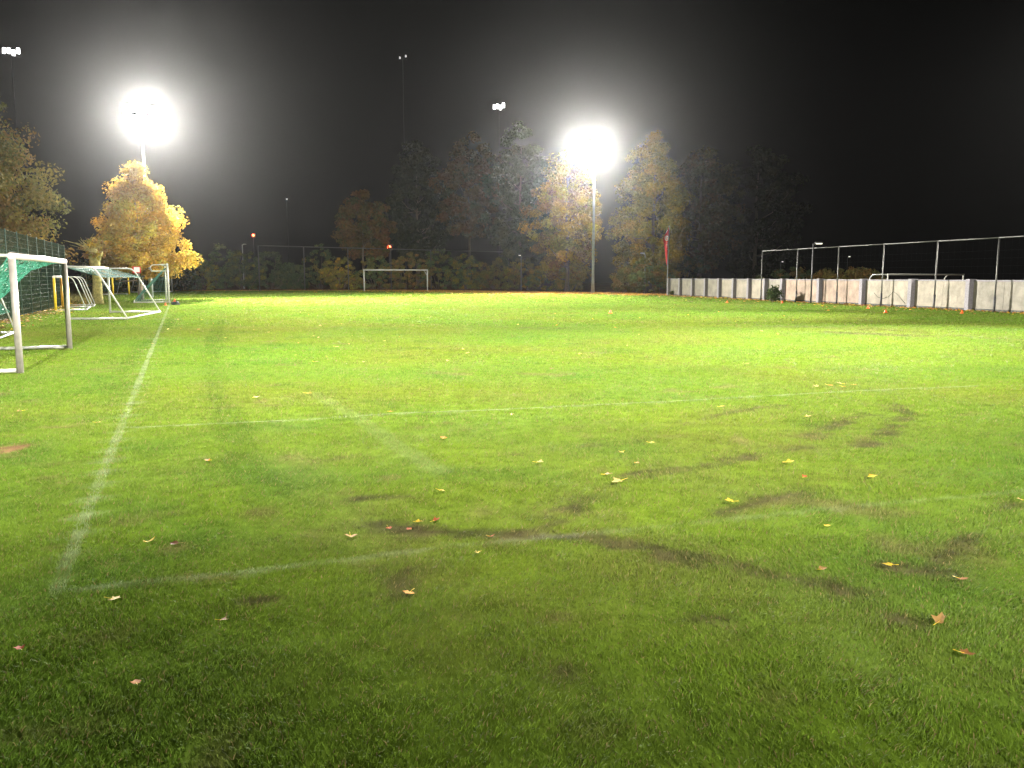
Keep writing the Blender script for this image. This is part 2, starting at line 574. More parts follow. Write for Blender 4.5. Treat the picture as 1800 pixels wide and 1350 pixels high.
LEAFC = dict(bright=(.85, .36, .015), orange=(.70, .28, .05), pale=(.80, .58, .22), yellow=(.78, .55, .06), tan=(.55, .33, .12),
             brown=(.26, .13, .07), red=(.55, .14, .06), dull=(.42, .20, .07))
LEAVES = [
    (720, 1055, 'bright', 26, 1, .15, "bright orange maple leaf lying flat, the largest in the foreground grass"),
    (201, 1066, 'pale', 24, 2, .3, "pale orange leaf just below the worn corner of the pitch lines"),
    (261, 964, 'yellow', 22, 3, .7, "curled yellow leaf beside the brown leaf near the touchline"),
    (309, 967, 'brown', 20, 4, .5, "curled brown leaf beside a yellow leaf near the touchline"),
    (617, 954, 'tan', 24, 5, .5, "tan orange leaf above left of the bright orange leaf"),
    (839, 982, 'yellow', 14, 6, .6, "small yellow leaf below the muddy track in the centre"),
    (35, 1154, 'red', 14, 7, .5, "rust orange leaf at the far left of the foreground grass"),
    (240, 1216, 'orange', 12, 8, .4, "small dull orange leaf low in the left foreground grass"),
    (392, 1103, 'tan', 18, 9, .4, "thin tan leaf with long stem right of the pale orange leaf"),
    (1652, 1104, 'tan', 26, 10, .6, "folded orange leaf with its stem sticking up, right foreground"),
    (1696, 1164, 'dull', 26, 11, .7, "curled reddish brown leaf, lowest one in the right foreground"),
    (1562, 1005, 'yellow', 20, 12, .4, "yellow orange leaf at the end of the right mud scrape"),
    (1445, 1012, 'tan', 18, 13, .6, "tan leaf left of the right mud scrape"),
    (1453, 934, 'yellow', 12, 14, .4, "small yellow leaf right of the faded goal line end"),
    (1284, 891, 'yellow', 18, 15, .5, "golden leaf with stem above the faded goal line"),
    (1388, 820, 'yellow', 18, 16, .4, "yellow leaf, left one of the bright pair on the right side"),
    (1533, 846, 'yellow', 18, 17, .3, "yellow leaf, right one of the bright pair on the right side"),
    (1414, 846, 'red', 10, 18, .5, "small reddish leaf between the two bright yellow leaves on the right"),
    (1087, 856, 'pale', 24, 19, .6, "pale yellow leaf with stem beside the upper muddy track"),
    (1119, 821, 'orange', 10, 20, .4, "small orange leaf at the upper end of the muddy track"),
    (1068, 842, 'tan', 16, 21, .4, "flat tan leaf on the upper muddy track"),
    (947, 821, 'pale', 15, 22, .7, "small pale curled leaf on green grass left of the upper track"),
    (776, 871, 'yellow', 14, 23, .4, "yellow leaf right of the left mud scrape"),
    (780, 777, 'orange', 15, 24, .4, "orange leaf below the thin cross line"),
    (736, 927, 'yellow', 10, 25, .9, "small dark edged yellow leaf on the left of the muddy track"),
    (766, 924, 'red', 14, 26, .5, "rust red leaf right of the small yellow one on the muddy track"),
    (684, 938, 'red', 10, 27, .3, "leftmost small red leaf on the muddy track"),
    (719, 940, 'red', 14, 28, .2, "flat red leaf between two others on the muddy track"),
    (862, 953, 'red', 15, 29, .3, "flat orange red leaf on the lower edge of the muddy track"),
    (366, 817, 'orange', 13, 30, .4, "lone orange leaf right of the touchline"),
    (35, 729, 'tan', 12, 31, .5, "tan leaf above the sandy bare patch at left"),
    (172, 749, 'pale', 11, 32, .5, "pale leaf just left of the line junction"),
    (451, 704, 'pale', 14, 33, .4, "pale yellow leaf above the thin cross line on the left"),
    (543, 697, 'orange', 12, 34, .4, "orange leaf at the upper end of the faded diagonal line"),
    (687, 729, 'orange', 9, 48, .4, "small orange leaf lying on the thin cross line"),
    (1268, 720, 'yellow', 9, 35, .4, "small yellow leaf left of the upper right scuff"),
    (1420, 738, 'pale', 12, 36, .6, "pale yellow leaf between the upper right scuffs"),
    (1145, 785, 'yellow', 11, 37, .4, "yellow leaf above the upper end of the muddy track"),
    (1093, 802, 'yellow', 11, 38, .6, "arched yellow leaf left of the one above the track"),
    (1434, 684, 'pale', 12, 39, .5, "leftmost leaf of the small row above the cross line on the right"),
    (1459, 683, 'orange', 12, 40, .4, "second leaf of the small row above the cross line on the right"),
    (1476, 679, 'pale', 11, 41, .4, "upper leaf in the middle of the small row on the right"),
    (1483, 685, 'orange', 10, 42, .4, "lower leaf in the middle of the small row on the right"),
    (1500, 682, 'orange', 16, 43, .4, "rightmost and widest leaf of the small row on the right"),
    (555, 640, 'tan', 12, 44, .4, "tan leaf lying alone in the brightly lit grass left of centre"),
    (592, 613, 'pale', 8, 45, .4, "tiny pale leaf in the lit grass above the tan one"),
    (900, 734, 'tan', 8, 46, .4, "small tan leaf right below the thin cross line"),
    (970, 653, 'brown', 12, 47, .8, "dark curled leaf in the brightest part of the pitch"),
    (1690, 1030, 'dull', 22, 49, .1, "flat dull red leaf half sunk in grass above the stemmed leaf"),
    (1792, 887, 'pale', 14, 50, .4, "pale leaf at the right edge of the picture"),
]
for (px, py, ck, wpx, sd, curl, lab) in LEAVES:
    p = ground(px, py)
    size = min(max(wpx / F * p.y / 1.6, .030), .062)
    r = random.Random(sd)
    V_, T_ = leaf_mesh(sd, curl)
    base = np.array(LEAFC[ck]) * .62
    cc = np.stack([base * (.75 + .5 * r.random()) for _ in V_])
    cc[0] = base * 1.1
    o = link("fallen_leaf", np_mesh("leaf_blade", np.array(V_) * size, T_, cc), M['litter'])
    o.location = (p.x, p.y, .030 + .25 * size)
    tilt = .75 if 'sticking up' in lab else .25
    o.rotation_euler = ((r.random() - .2) * tilt * 1.4, (r.random() - .5) * tilt, r.random() * 6.28)
    tag(o, lab, "leaf", "single leaves fallen on the near pitch")
    s = MB()
    up = 1.3 if 'stick' in lab else .25
    s.tube([(0, -.1 * size, .02 * size), (.06 * size, -.7 * size, up * .5 * size), (.02 * size, -1.3 * size, up * size)], [.03 * size, .022 * size, .03 * size], 5)
    st = s.build("stem", M['moss'] if ck == 'brown' else M['yellow'], o)


def scatter_leaves(name, pts, size, cols, label, seed, kind="stuff"):
    r = np.random.default_rng(seed)
    pts = np.asarray(pts); n = len(pts)
    V_, T_, C_ = [], [], []
    s = size * (.6 + .8 * r.random(n))
    a = r.random(n) * 6.283
    ca, sa = np.cos(a), np.sin(a)
    base = np.array([(-1, -.1, .15), (0, -.75, .3), (1, .05, .1), (.1, .8, .45)])
    P = np.repeat(base[None], n, 0) * s[:, None, None] + (r.random((n, 4, 3)) - .5) * s[:, None, None] * .7
    X = P[..., 0] * ca[:, None] - P[..., 1] * sa[:, None] + pts[:, None, 0]
    Y = P[..., 0] * sa[:, None] + P[..., 1] * ca[:, None] + pts[:, None, 1]
    Z = np.abs(P[..., 2]) + .012
    VV = np.stack([X, Y, Z], -1).reshape(-1, 3)
    i = np.arange(n)[:, None] * 4
    TT = np.concatenate([i + np.array([[0, 1, 2]]), i + np.array([[0, 2, 3]])])
    cc = np.array(cols)[r.integers(0, len(cols), n)] * (.6 + .7 * r.random((n, 1)))
    o = link(name, np_mesh(name, VV, TT, np.repeat(cc, 4, 0)), M['litter'])
    return tag(o, label, "leaves", kind=kind)


# drift of leaves along the far edge, the wall and the left fence
pts = []
e = EDGE[1:9]
for (p, q) in zip(e[:-1], e[1:]):
    L = math.hypot(q[0] - p[0], q[1] - p[1])
    n = int(L * (260 if p[0] < -12 else 620 if p[0] < 13 else 45))
    t = rng.random(n)
    nx_, ny_ = -(q[1] - p[1]) / L, (q[0] - p[0]) / L
    o_ = np.where(rng.random(n) < .35, rng.normal(0.3, 1.0, n), -rng.exponential(3.0 if p[0] < 9 and p[0] > -39 else 1.0, n) + .3)
    pts.append(np.stack([p[0] + (q[0] - p[0]) * t + nx_ * o_, p[1] + (q[1] - p[1]) * t + ny_ * o_], -1))
scatter_leaves("leaf_litter", np.concatenate(pts), .07, [LEAFC['orange'], LEAFC['tan'], LEAFC['brown'], LEAFC['dull'], LEAFC['yellow']],
               "drift of orange and brown fallen leaves along the far edge of the pitch", 3)
pts = []
n = 900
t = rng.random(n) * 62 - 4
o_ = -5.0 + rng.normal(0, .5, n)
pts = np.stack([T0.x + UDIR.x * t + VDIR.x * o_, T0.y + UDIR.y * t + VDIR.y * o_], -1)
scatter_leaves("leaf_litter", pts, .06, [LEAFC['tan'], LEAFC['dull'], LEAFC['yellow'], LEAFC['brown']],
               "line of brown and yellow fallen leaves along the foot of the green fence", 4)
n = 230
yy = 14 + 75 * rng.random(n) ** .8
xx = (rng.random(n) * 1.3 - .72) * yy * .62
k = beyond_edge(xx, yy) < -1
scatter_leaves("leaf_litter", np.stack([xx, yy], -1)[k], .045, [LEAFC['pale'], LEAFC['yellow'], LEAFC['tan'], LEAFC['orange']],
               "tiny leaves strewn thinly over the middle and far pitch", 5)


# ------------------------------------------------------------------ trees and bushes
def foliage(loc_z, H, prof, rad, nclump, nleaf, lsize, cols, seed, crad=(.35, .75), lean=(0, 0), inner=.35):
    r = np.random.default_rng(seed)
    ph = np.array([p[0] for p in prof]); pr = np.array([p[1] for p in prof])
    h = []
    while len(h) < nclump:
        t = r.random()
        if r.random() < np.interp(t, ph, pr) ** 1.3 + .03: h.append(t)
    h = np.array(h)
    a = r.random(nclump) * 6.283
    lob = 1 + .20 * np.sin(a * 3 + seed) + .14 * np.sin(a * 5 + 2 * seed + h * 7) + .16 * (r.random(nclump) - .5)
    q = inner + (1 - inner) * np.sqrt(r.random(nclump))
    rr = np.interp(h, ph, pr) * rad * q * lob
    C = np.stack([np.cos(a) * rr + lean[0] * h, np.sin(a) * rr + lean[1] * h, loc_z + h * H], -1)
    cr = crad[0] + (crad[1] - crad[0]) * r.random(nclump)
    k = r.integers(0, nclump, nleaf)
    dirs = r.normal(size=(nleaf, 3)); dirs /= np.linalg.norm(dirs, axis=1)[:, None]
    dist = r.random(nleaf) ** .45
    P = C[k] + dirs * (cr[k] * dist)[:, None] * np.array([1, 1, .75])
    P[:, 2] = np.maximum(P[:, 2], .05)
    # leaf frames: random, leaning outward
    nrm = dirs * .7 + r.normal(size=(nleaf, 3)) * .6 + np.array([0, 0, .35])
    nrm /= np.linalg.norm(nrm, axis=1)[:, None]
    tmp = r.normal(size=(nleaf, 3))
    u = np.cross(nrm, tmp); u /= np.linalg.norm(u, axis=1)[:, None]
    w = np.cross(nrm, u)
    s = (lsize * (.55 + .8 * r.random(nleaf)))[:, None]
    V_ = np.stack([P - u * s, P + w * s * .55 + nrm * s * .15, P + u * s * 1.1 - nrm * s * .12, P - w * s * .55 + nrm * s * .15], 1).reshape(-1, 3)
    i = np.arange(nleaf)[:, None] * 4
    T_ = np.concatenate([i + np.array([[0, 1, 2]]), i + np.array([[0, 2, 3]])])
    cols = np.array(cols)
    cw = r.integers(0, len(cols), nclump)
    ci = np.where(r.random(nleaf) < .86, cw[k], r.integers(0, len(cols), nleaf))
    cc = cols[ci] * (.72 + .45 * r.random((nleaf, 1)))
    return V_, T_, np.repeat(cc, 4, 0), C


def tree(name, label, cat, loc, H, crown0, prof, rad, nclump, nleaf, lsize, cols, seed, trunk_r=.22, group=None, lean=(0, 0),
         crad=(.6, 1.15), limbs=16, bark='bark', inner=.35):
    root = empty(name, loc)
    tag(root, label, cat, group)
    V_, T_, C_, C = foliage(crown0, H - crown0, prof, rad, nclump, nleaf, lsize, cols, seed, crad, lean, inner)
    r = random.Random(seed)
    tb = MB()
    top = H * .86
    path, rs = [], []
    for i in range(8):
        t = i / 7
        path.append((lean[0] * t * .8 + (r.random() - .5) * .18 * (i > 0), lean[1] * t * .8 + (r.random() - .5) * .18 * (i > 0), -.05 + top * t))
        rs.append(trunk_r * (1.25 if i == 0 else 1) * (1 - .88 * t) + .015)
    tb.tube(path, rs, 9)
    order = list(range(len(C))); r.shuffle(order)
    for k in order[:limbs]:
        c_ = C[k]
        zt = max(min(c_[2] - .25 * (c_[2]) * r.random() - .6, top * .92), crown0 * .75)
        t = zt / top
        f = t * 7
        i0 = min(int(f), 6)
        p0 = Vector(path[i0]).lerp(Vector(path[i0 + 1]), f - i0)
        p2 = Vector(c_)
        p1 = p0.lerp(p2, .5) + Vector((0, 0, -.12 * (p2 - p0).length))
        rb = max(trunk_r * (1 - .88 * t) * .5, .02)
        tb.tube([p0, p1, p2], [rb, rb * .6, .012], 6)
    tb.build("trunk", M[bark], root)
    link("crown", np_mesh("crown", V_, T_, C_), M['leaf'], root)
    return root


def bush(label, loc, H, rad, cols, seed, nleaf=2600, lsize=.13, group=None, prof=None):
    root = empty("bush", loc)
    tag(root, label, "bush", group)
    prof = prof or [(0, .75), (.25, 1), (.6, .9), (.85, .6), (1, .25)]
    V_, T_, C_, C = foliage(.15, H - .3, prof, rad, 120, nleaf, lsize, cols, seed, (.22, .5) if H > 1.5 else (.12, .25))
    r = random.Random(seed)
    st = MB()
    for k in range(9):
        c_ = C[r.randrange(len(C))]
        st.tube([(c_[0] * .25, c_[1] * .25, -.03), (c_[0] * .6, c_[1] * .6, c_[2] * .5), tuple(c_)], [.05, .035, .01], 5)
    st.build("stem", M['bark'], root)
    link("foliage", np_mesh("foliage", V_, T_, C_), M['leaf'], root)
    return root


CONE_P = [(0, .75), (.12, 1), (.35, .92), (.6, .68), (.8, .42), (.93, .2), (1, .06)]
OVAL_P = [(0, .35), (.15, .8), (.4, 1), (.65, .92), (.85, .62), (1, .2)]
TALL_P = [(0, .55), (.2, .9), (.45, 1), (.7, .8), (.9, .45), (1, .15)]
gold = [(.44, .28, .04), (.44, .24, .035), (.36, .24, .04), (.30, .17, .03), (.38, .31, .05)]
olive = [(.15, .12, .03), (.12, .115, .03), (.17, .105, .03), (.09, .09, .025)]
green = [(.09, .13, .045), (.07, .11, .04), (.13, .15, .05), (.06, .09, .035)]
dgreen = [(.05, .075, .03), (.04, .06, .025), (.07, .085, .03)]
rust = [(.21, .10, .035), (.17, .095, .03), (.13, .09, .03), (.22, .125, .035)]
yelg = [(.30, .21, .022), (.20, .17, .022), (.15, .135, .022), (.32, .19, .022)]

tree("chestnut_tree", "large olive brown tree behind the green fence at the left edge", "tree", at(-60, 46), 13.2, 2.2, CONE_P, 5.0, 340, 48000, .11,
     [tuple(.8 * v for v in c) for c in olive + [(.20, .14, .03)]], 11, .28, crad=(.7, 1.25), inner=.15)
tree("lime_tree", "golden autumn tree in front of the left floodlight mast", "tree", at(248, 58), 9.3, 1.9, CONE_P, 3.1, 260, 36000, .10, gold, 12, .16, crad=(.45, .85), inner=.1)
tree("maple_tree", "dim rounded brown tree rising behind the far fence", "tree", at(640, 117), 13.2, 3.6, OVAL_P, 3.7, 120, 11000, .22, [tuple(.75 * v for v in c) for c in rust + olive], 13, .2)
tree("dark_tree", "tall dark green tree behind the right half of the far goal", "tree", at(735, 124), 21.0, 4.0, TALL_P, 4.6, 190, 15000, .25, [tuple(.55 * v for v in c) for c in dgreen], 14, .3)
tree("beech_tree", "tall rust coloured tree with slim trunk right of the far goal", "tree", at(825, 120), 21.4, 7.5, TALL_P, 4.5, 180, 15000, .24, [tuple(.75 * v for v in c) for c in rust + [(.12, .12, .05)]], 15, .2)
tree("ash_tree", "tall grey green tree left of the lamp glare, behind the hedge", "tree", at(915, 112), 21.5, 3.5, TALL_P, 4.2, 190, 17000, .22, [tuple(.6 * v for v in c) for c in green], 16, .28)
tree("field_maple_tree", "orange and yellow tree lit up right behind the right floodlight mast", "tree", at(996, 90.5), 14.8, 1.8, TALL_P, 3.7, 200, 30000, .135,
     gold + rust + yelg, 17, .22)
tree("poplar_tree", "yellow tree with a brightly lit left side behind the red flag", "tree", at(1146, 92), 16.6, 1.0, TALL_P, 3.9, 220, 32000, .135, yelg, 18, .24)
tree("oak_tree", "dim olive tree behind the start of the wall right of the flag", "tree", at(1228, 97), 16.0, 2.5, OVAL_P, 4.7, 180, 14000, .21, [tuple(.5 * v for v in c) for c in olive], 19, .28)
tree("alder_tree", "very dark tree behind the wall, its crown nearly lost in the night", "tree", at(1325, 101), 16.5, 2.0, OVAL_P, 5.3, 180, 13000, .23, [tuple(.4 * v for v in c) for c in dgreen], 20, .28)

# the pollarded trunk beside the yellow goals
root = empty("pollard_tree", at(172, 50))
tag(root, "mossy pollarded tree stump with thin twigs beside the yellow goals", "tree")
tb = MB().tube([(0, 0, -.05), (.02, .0, .5), (.05, 0, 1.4), (.02, 0, 2.3), (-.05, 0, 2.9), (-.16, 0, 3.25)], [.36, .29, .25, .26, .33, .24], 14)
tb.tube([(0, 0, 2.5), (-.35, .05, 3.1), (-.62, .05, 3.45)], [.24, .17, .09], 9)
tb.tube([(0, 0, 2.5), (.35, -.05, 2.95), (.5, -.05, 3.2)], [.22, .14, .07], 9)
tb.build("trunk", M['moss'], root)
tw = MB()
r = random.Random(5)
for k in range(46):
    b0 = random.choice([(-.2, 0, 3.1), (-.55, .05, 3.35), (.42, -.05, 3.1), (-.05, 0, 3.0)])
    a_ = r.uniform(-1.25, 1.05); L = r.uniform(.5, 1.25)
    d_ = Vector((math.sin(a_) * L, r.uniform(-.4, .4), math.cos(a_) * L * .75))
    p0 = Vector(b0); tw.tube([p0, p0 + d_ * .5 + Vector((0, 0, .05)), p0 + d_], [.018, .012, .006], 4)
tw.build("twigs", M['moss'], root)
V_, T_, C_, C = foliage(2.75, 1.1, [(0, .6), (.5, 1), (1, .7)], .95, 26, 420, .09, yelg + rust, 77, (.12, .25))
link("foliage", np_mesh("foliage", V_, T_, C_), M['leaf'], root)

HB = "bushes along the far edge"
B = [
    (352, 106, 4.6, 2.6, yelg[1:3] + green, "olive bush with a yellowish tip right of the golden tree"),
    (392, 110, 6.0, 2.8, green, "tall dark green bush below the small pale lamp post"),
    (430, 108, 5.0, 2.6, dgreen + yelg[2:3], "dark bush just left of the far fence corner post"),
    (476, 112, 5.2, 2.8, dgreen, "dark green bush behind the first bay of the far fence"),
    (512, 113, 3.6, 2.2, dgreen, "low dark bush before the second post of the far fence"),
    (562, 116, 6.2, 3.0, dgreen + olive[:1], "tall dark bush behind the second bay of the far fence"),
    (600, 108, 4.2, 2.4, yelg[1:] + olive, "yellowish bush left of the far goal"),
    (662, 112, 4.4, 3.0, green + olive, "green bush seen through the left half of the far goal"),
    (718, 112, 5.0, 3.0, rust[2:] + olive, "brownish bush seen through the right half of the far goal"),
    (772, 113, 5.4, 2.8, olive + green, "olive bush right beside the far goal's right post"),
    (822, 112, 4.6, 2.7, yelg[1:] + green, "bush at the foot of the slim tree trunk"),
    (872, 110, 4.2, 2.7, olive + yelg[2:3], "bush below the right end of the far fence"),
    (920, 106, 4.0, 2.5, yelg[1:] + olive, "olive yellow bush under the tiny white lamp"),
    (965, 100, 3.6, 2.3, yelg[1:] + green, "low bush left of the lit mast pole"),
    (1003, 95, 2.9, 1.7, yelg, "yellow end bush of the row nearest the mast pole"),
    (1108, 90, 3.0, 2.2, olive, "dark low bush between mast pole and flag"),
    (1143, 85.4, 4.0, 2.3, olive + green, "olive bush behind the dark bin left of the flag"),
    (1200, 94, 5.2, 2.6, dgreen + olive[:1], "dark bush behind the far end of the wall"),
    (1400, 80, 2.7, 3.2, rust[2:] + dgreen, "dim bush peeping over the wall left of the street lamp"),
    (1480, 74, 2.5, 2.8, rust[1:3] + olive, "reddish brown bush peeping over the wall left of the hidden goal"),
    (1515, 72, 2.3, 2.4, rust[1:3] + olive, "low reddish bush over the wall nearest the hidden goal"),
]
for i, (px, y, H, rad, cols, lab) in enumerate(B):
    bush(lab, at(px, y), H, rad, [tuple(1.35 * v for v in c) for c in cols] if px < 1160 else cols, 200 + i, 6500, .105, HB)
# ivy shrub growing in front of the wall, and a scrap at its far end
bush("small dark green shrub growing against the wall below the fence corner", at(1360, 54.4), 1.15, .42, dgreen + green[:1], 240, 900, .075)
bush("scrubby weeds at the foot of the wall beside the flagpole", at(1187, 73.3), .55, .55, dgreen + rust[:1], 241, 700, .06)

# hedge behind the green fence
def hedge(label, p, q, H, seed, cols, n):
    root = empty("hedge", (0, 0, 0))
    tag(root, label, "hedge")
    r = np.random.default_rng(seed)
    t = r.random(n)
    off = r.normal(0, .5, n)
    L = math.hypot(q[0] - p[0], q[1] - p[1])
    nx_, ny_ = -(q[1] - p[1]) / L, (q[0] - p[0]) / L
    hh = H * (.75 + .4 * vnoise(t * L, t * 0, 1.3, seed))
    Pz = r.random(n) ** .8 * hh
    P = np.stack([p[0] + (q[0] - p[0]) * t + nx_ * off, p[1] + (q[1] - p[1]) * t + ny_ * off, Pz + .05], -1)
    nrm = r.normal(size=(n, 3)); nrm /= np.linalg.norm(nrm, axis=1)[:, None]
    u = np.cross(nrm, r.normal(size=(n, 3))); u /= np.linalg.norm(u, axis=1)[:, None]
    w = np.cross(nrm, u)
    s = (.13 * (.6 + .8 * r.random(n)))[:, None]
    V_ = np.stack([P - u * s, P + w * s * .55, P + u * s, P - w * s * .55], 1).reshape(-1, 3)
    i = np.arange(n)[:, None] * 4
    T_ = np.concatenate([i + np.array([[0, 1, 2]]), i + np.array([[0, 2, 3]])])
    cc = np.array(cols)[r.integers(0, len(cols), n)] * (.5 + .8 * r.random((n, 1)))
    link("foliage", np_mesh("foliage", V_, T_, np.repeat(cc, 4, 0)), M['leaf'], root)
    for k in range(int(L / 2.4)):
        tt = (k + .5) / int(L / 2.4)
        x, y = p[0] + (q[0] - p[0]) * tt, p[1] + (q[1] - p[1]) * tt
        MB().tube([(x, y, -.03), (x + .1, y, H * .35), (x - .05, y + .1, H * .7)], [.04, .03, .01], 5).build("stem", M['bark'], root)
    return root

FL = lambda u, v: Vector((T0.x + UDIR.x * u + VDIR.x * v, T0.y + UDIR.y * u + VDIR.y * v, 0))
hedge("dark green hedge behind the tall green fence", FL(3, -7.4), FL(49, -7.4), 2.7, 8, dgreen + green[:1], 15000)
hedge("dark hedge behind the distant yellow goal and the pollard", at(150, 82), at(330, 97), 3.1, 9, dgreen + olive[:1], 7000)


# ------------------------------------------------------------------ green fence on the left
def mesh_lines(P, r, mb=None, n=3):
    """strands through a grid of points P[i][j]"""
    mb = mb or MB()
    for row in P:
        mb.tube(row, r, n, caps=False)
    for j in range(len(P[0])):
        mb.tube([row[j] for row in P], r, n, caps=False)
    return mb


def fence_at(u, z=0):
    p = FL(u, -5.5); return (p.x, p.y, z)

fr = empty("green_fence", fence_at(10))
tag(fr, "tall green wire mesh fence with slim posts behind the youth goals", "fence")
o0 = Vector(fence_at(10))
FH = 3.4
posts = [5 + 2.5 * k for k in range(19)]
for u in posts:
    p = Vector(fence_at(u)) - o0
    MB().tube([p + Vector((0, 0, -.1)), p + Vector((0, 0, FH + .05))], .022, 6).build("post", M['mesh'], fr)
wm = MB()
for k in range(18):
    z = .06 + k * .196
    wm.tube([Vector(fence_at(posts[0], z)) - o0, Vector(fence_at(posts[-1], z)) - o0], .0052, 3, False)
u = posts[0]
while u <= posts[-1]:
    p = Vector(fence_at(u)) - o0
    wm.tube([p + Vector((0, 0, .05)), p + Vector((0, 0, FH))], .0042, 3, False)
    u += .06
tag(wm.build("wire_mesh", M['mesh'], fr), kind="stuff")


# ------------------------------------------------------------------ goals
def arc(p0, p1, p2, n=6):
    p0, p1, p2 = Vector(p0), Vector(p1), Vector(p2)
    return [(p0 * (1 - t) ** 2 + p1 * 2 * t * (1 - t) + p2 * t * t) for t in [i / n for i in range(n + 1)]]


def goal(label, A, Bp, side, H, depth, topd, post_r=.05, frame_r=.026, post='white', frame='white', net=None, name="youth_goal", group=None,
         ground_frame=True, netr=.006, cell=.12, hoop=False, posts2=None, bar=None):
    """A, Bp: feet of the two front posts; side = +1/-1: which side of A->B the net space lies"""
    A, Bp = Vector(A), Vector(Bp)
    d = Bp - A
    w = d.length
    root = empty(name, A, math.atan2(d.y, d.x))
    tag(root, label, "goal", group)
    s = side
    MB().tube([(0, 0, 0), (0, 0, H - post_r * .6)], post_r, 12).build("post", M[post], root)
    MB().tube([(w, 0, 0), (w, 0, H - post_r * .6)], post_r, 12).build("post", M[posts2 or post], root)
    MB().tube([(-post_r, 0, H - post_r), (w * .5, 0, H - post_r), (w + post_r, 0, H - post_r)], post_r * 1.03, 12).build("crossbar", M[bar or frame], root)
    leg = {}
    for x in (0.0, w):
        b = Vector((x, s * topd, H - .05)); e_ = Vector((x, s * depth, .05))
        q = (e_ - b).normalized()
        pts = [Vector((x, s * post_r, H - .05))] + arc(b - Vector((0, s * .22, 0)), b, b + q * .28) + [e_]
        if topd > 0:
            MB().tube(pts, frame_r, 8).build("side_frame", M[frame], root)
        if ground_frame:
            MB().tube([(x, s * post_r, .045), (x, s * depth, .045)], frame_r * 1.35, 8).build("ground_bar", M[frame], root)
    if ground_frame:
        MB().tube([(-.03, s * depth, .045), (w + .03, s * depth, .045)], frame_r * 1.4, 8).build("rear_bar", M[frame], root)
    if hoop:
        for x in (0.0, w):
            MB().tube([(x, s * post_r, H - .06), (x, s * .72, H - .1)] + arc((x, s * .85, H - .1), (x, s * 1.12, H - .28), (x, s * .85, H - .48)) +
                      [(x, s * post_r, H - .47)], frame_r, 8).build("net_hoop", M[frame], root)
    if net:
        net(root, w, H, depth, topd, s)
    return root


def net_grid(root, w, prof, nu, mat_, r, sag=.06, seed=0, close=None):
    """prof(t, u) -> (depth, height) for t in 0..1"""
    rr = random.Random(seed)
    nvv = close or 14
    P = []
    for i in range(nu + 1):
        u_ = i / nu
        row = []
        for j in range(nvv + 1):
            t = j / nvv
            y, z = prof(t, u_)
            row.append(Vector((u_ * w + rr.uniform(-.012, .012), y + rr.uniform(-.012, .012), max(z - sag * math.sin(math.pi * t) * (.6 + .4 * math.sin(u_ * 17)) + rr.uniform(-.01, .01), .02))))
        P.append(row)
    o = mesh_lines(P, r).build("net", mat_, root)
    tag(o, kind="stuff")
    return o


# near goal with gathered green net: nearest to the camera
def net_near(root, w, H, depth, topd, s):
    def prof(t, u):
        drop = 1.15 * (1 - float(smooth(.25, .95, u))) + .06     # gathered up towards the far post
        y = s * (.05 + t * 1.0)
        z = H - .08 - drop * t
        return y, z
    net_grid(root, w, prof, 66, M['net'], .0065, .10, 1, 26)
    tie = MB()
    for u in (.05, .10, .16):
        x = w * u
        tie.tube([(x, s * .05, H - .1), (x + .1, s * .5, H - .45), (x + .05, s * .9, H - 1.0)], .008, 4)
    tie.build("net_tie", M['white'], root)

gA, gB = ground(36, 656), ground(123, 613)
goal("silver youth goal with bunched green net, nearest to the camera at left", gA, gB, 1, 2.0, 1.9, .95, .055, .026, 'alu', 'white', net_near, bar='barpaint')

# small goal behind it, mostly out of the picture
gD = ground(28, 587)
gfar = gD - Vector((VDIR.x, VDIR.y, 0)) * 1.3
gnear = gfar - Vector((UDIR.x, UDIR.y, 0)) * 3.0

def net_mid(mat_, drop, nu=40, nv_=14, r=.005, seed=2):
    def f(root, w, H, depth, topd, s):
        def prof(t, u):
            return s * (.05 + t * (topd + .3)), H - .08 - drop * t ** 1.4
        net_grid(root, w, prof, nu, mat_, r, .08, seed, nv_)
    return f

goal("low white framed mini goal half hidden behind the nearest goal", gnear, gfar, -1, 1.6, 1.3, .85, .035, .020, 'white', 'white', net_mid(M['net'], .9, 24, 12, .006, 3), name="mini_goal")

goal("white youth goal seen from behind, standing left of the touchline", ground(118, 562.5), ground(194, 550), -1, 2.03, 2.1, 1.05, .045, .030, 'white', 'white',
     net_mid(M['netdark'], .36, 60, 16, .0065, 4))

yA, yB = ground(98.5, 546.5), ground(110.5, 541)
goal("bright yellow post mini goal with curved white frame by the fence", yA, yB, -1, 1.66, 1.30, .78, .055, .022, 'yellow', 'white', None, name="mini_goal",
     group="yellow mini goals", posts2='orange')
yd = (yB - yA).normalized()
goal("second yellow mini goal nested just behind the bright yellow one", yB + yd * .45 + Vector((.12, 0, 0)), yB + yd * 3.3 + Vector((.12, 0, 0)), -1, 1.66, 1.30, .78, .05, .022,
     'yellow', 'white', None, name="mini_goal", group="yellow mini goals")
goal("distant yellow post mini goal right of the mossy pollard", at(199, 75), at(227, 77.5), 1, 1.66, 1.2, .7, .075, .025, 'yellow', 'white',
     net_mid(M['netdark'], 1.2, 16, 8, .008, 6), name="mini_goal", group="yellow mini goals")


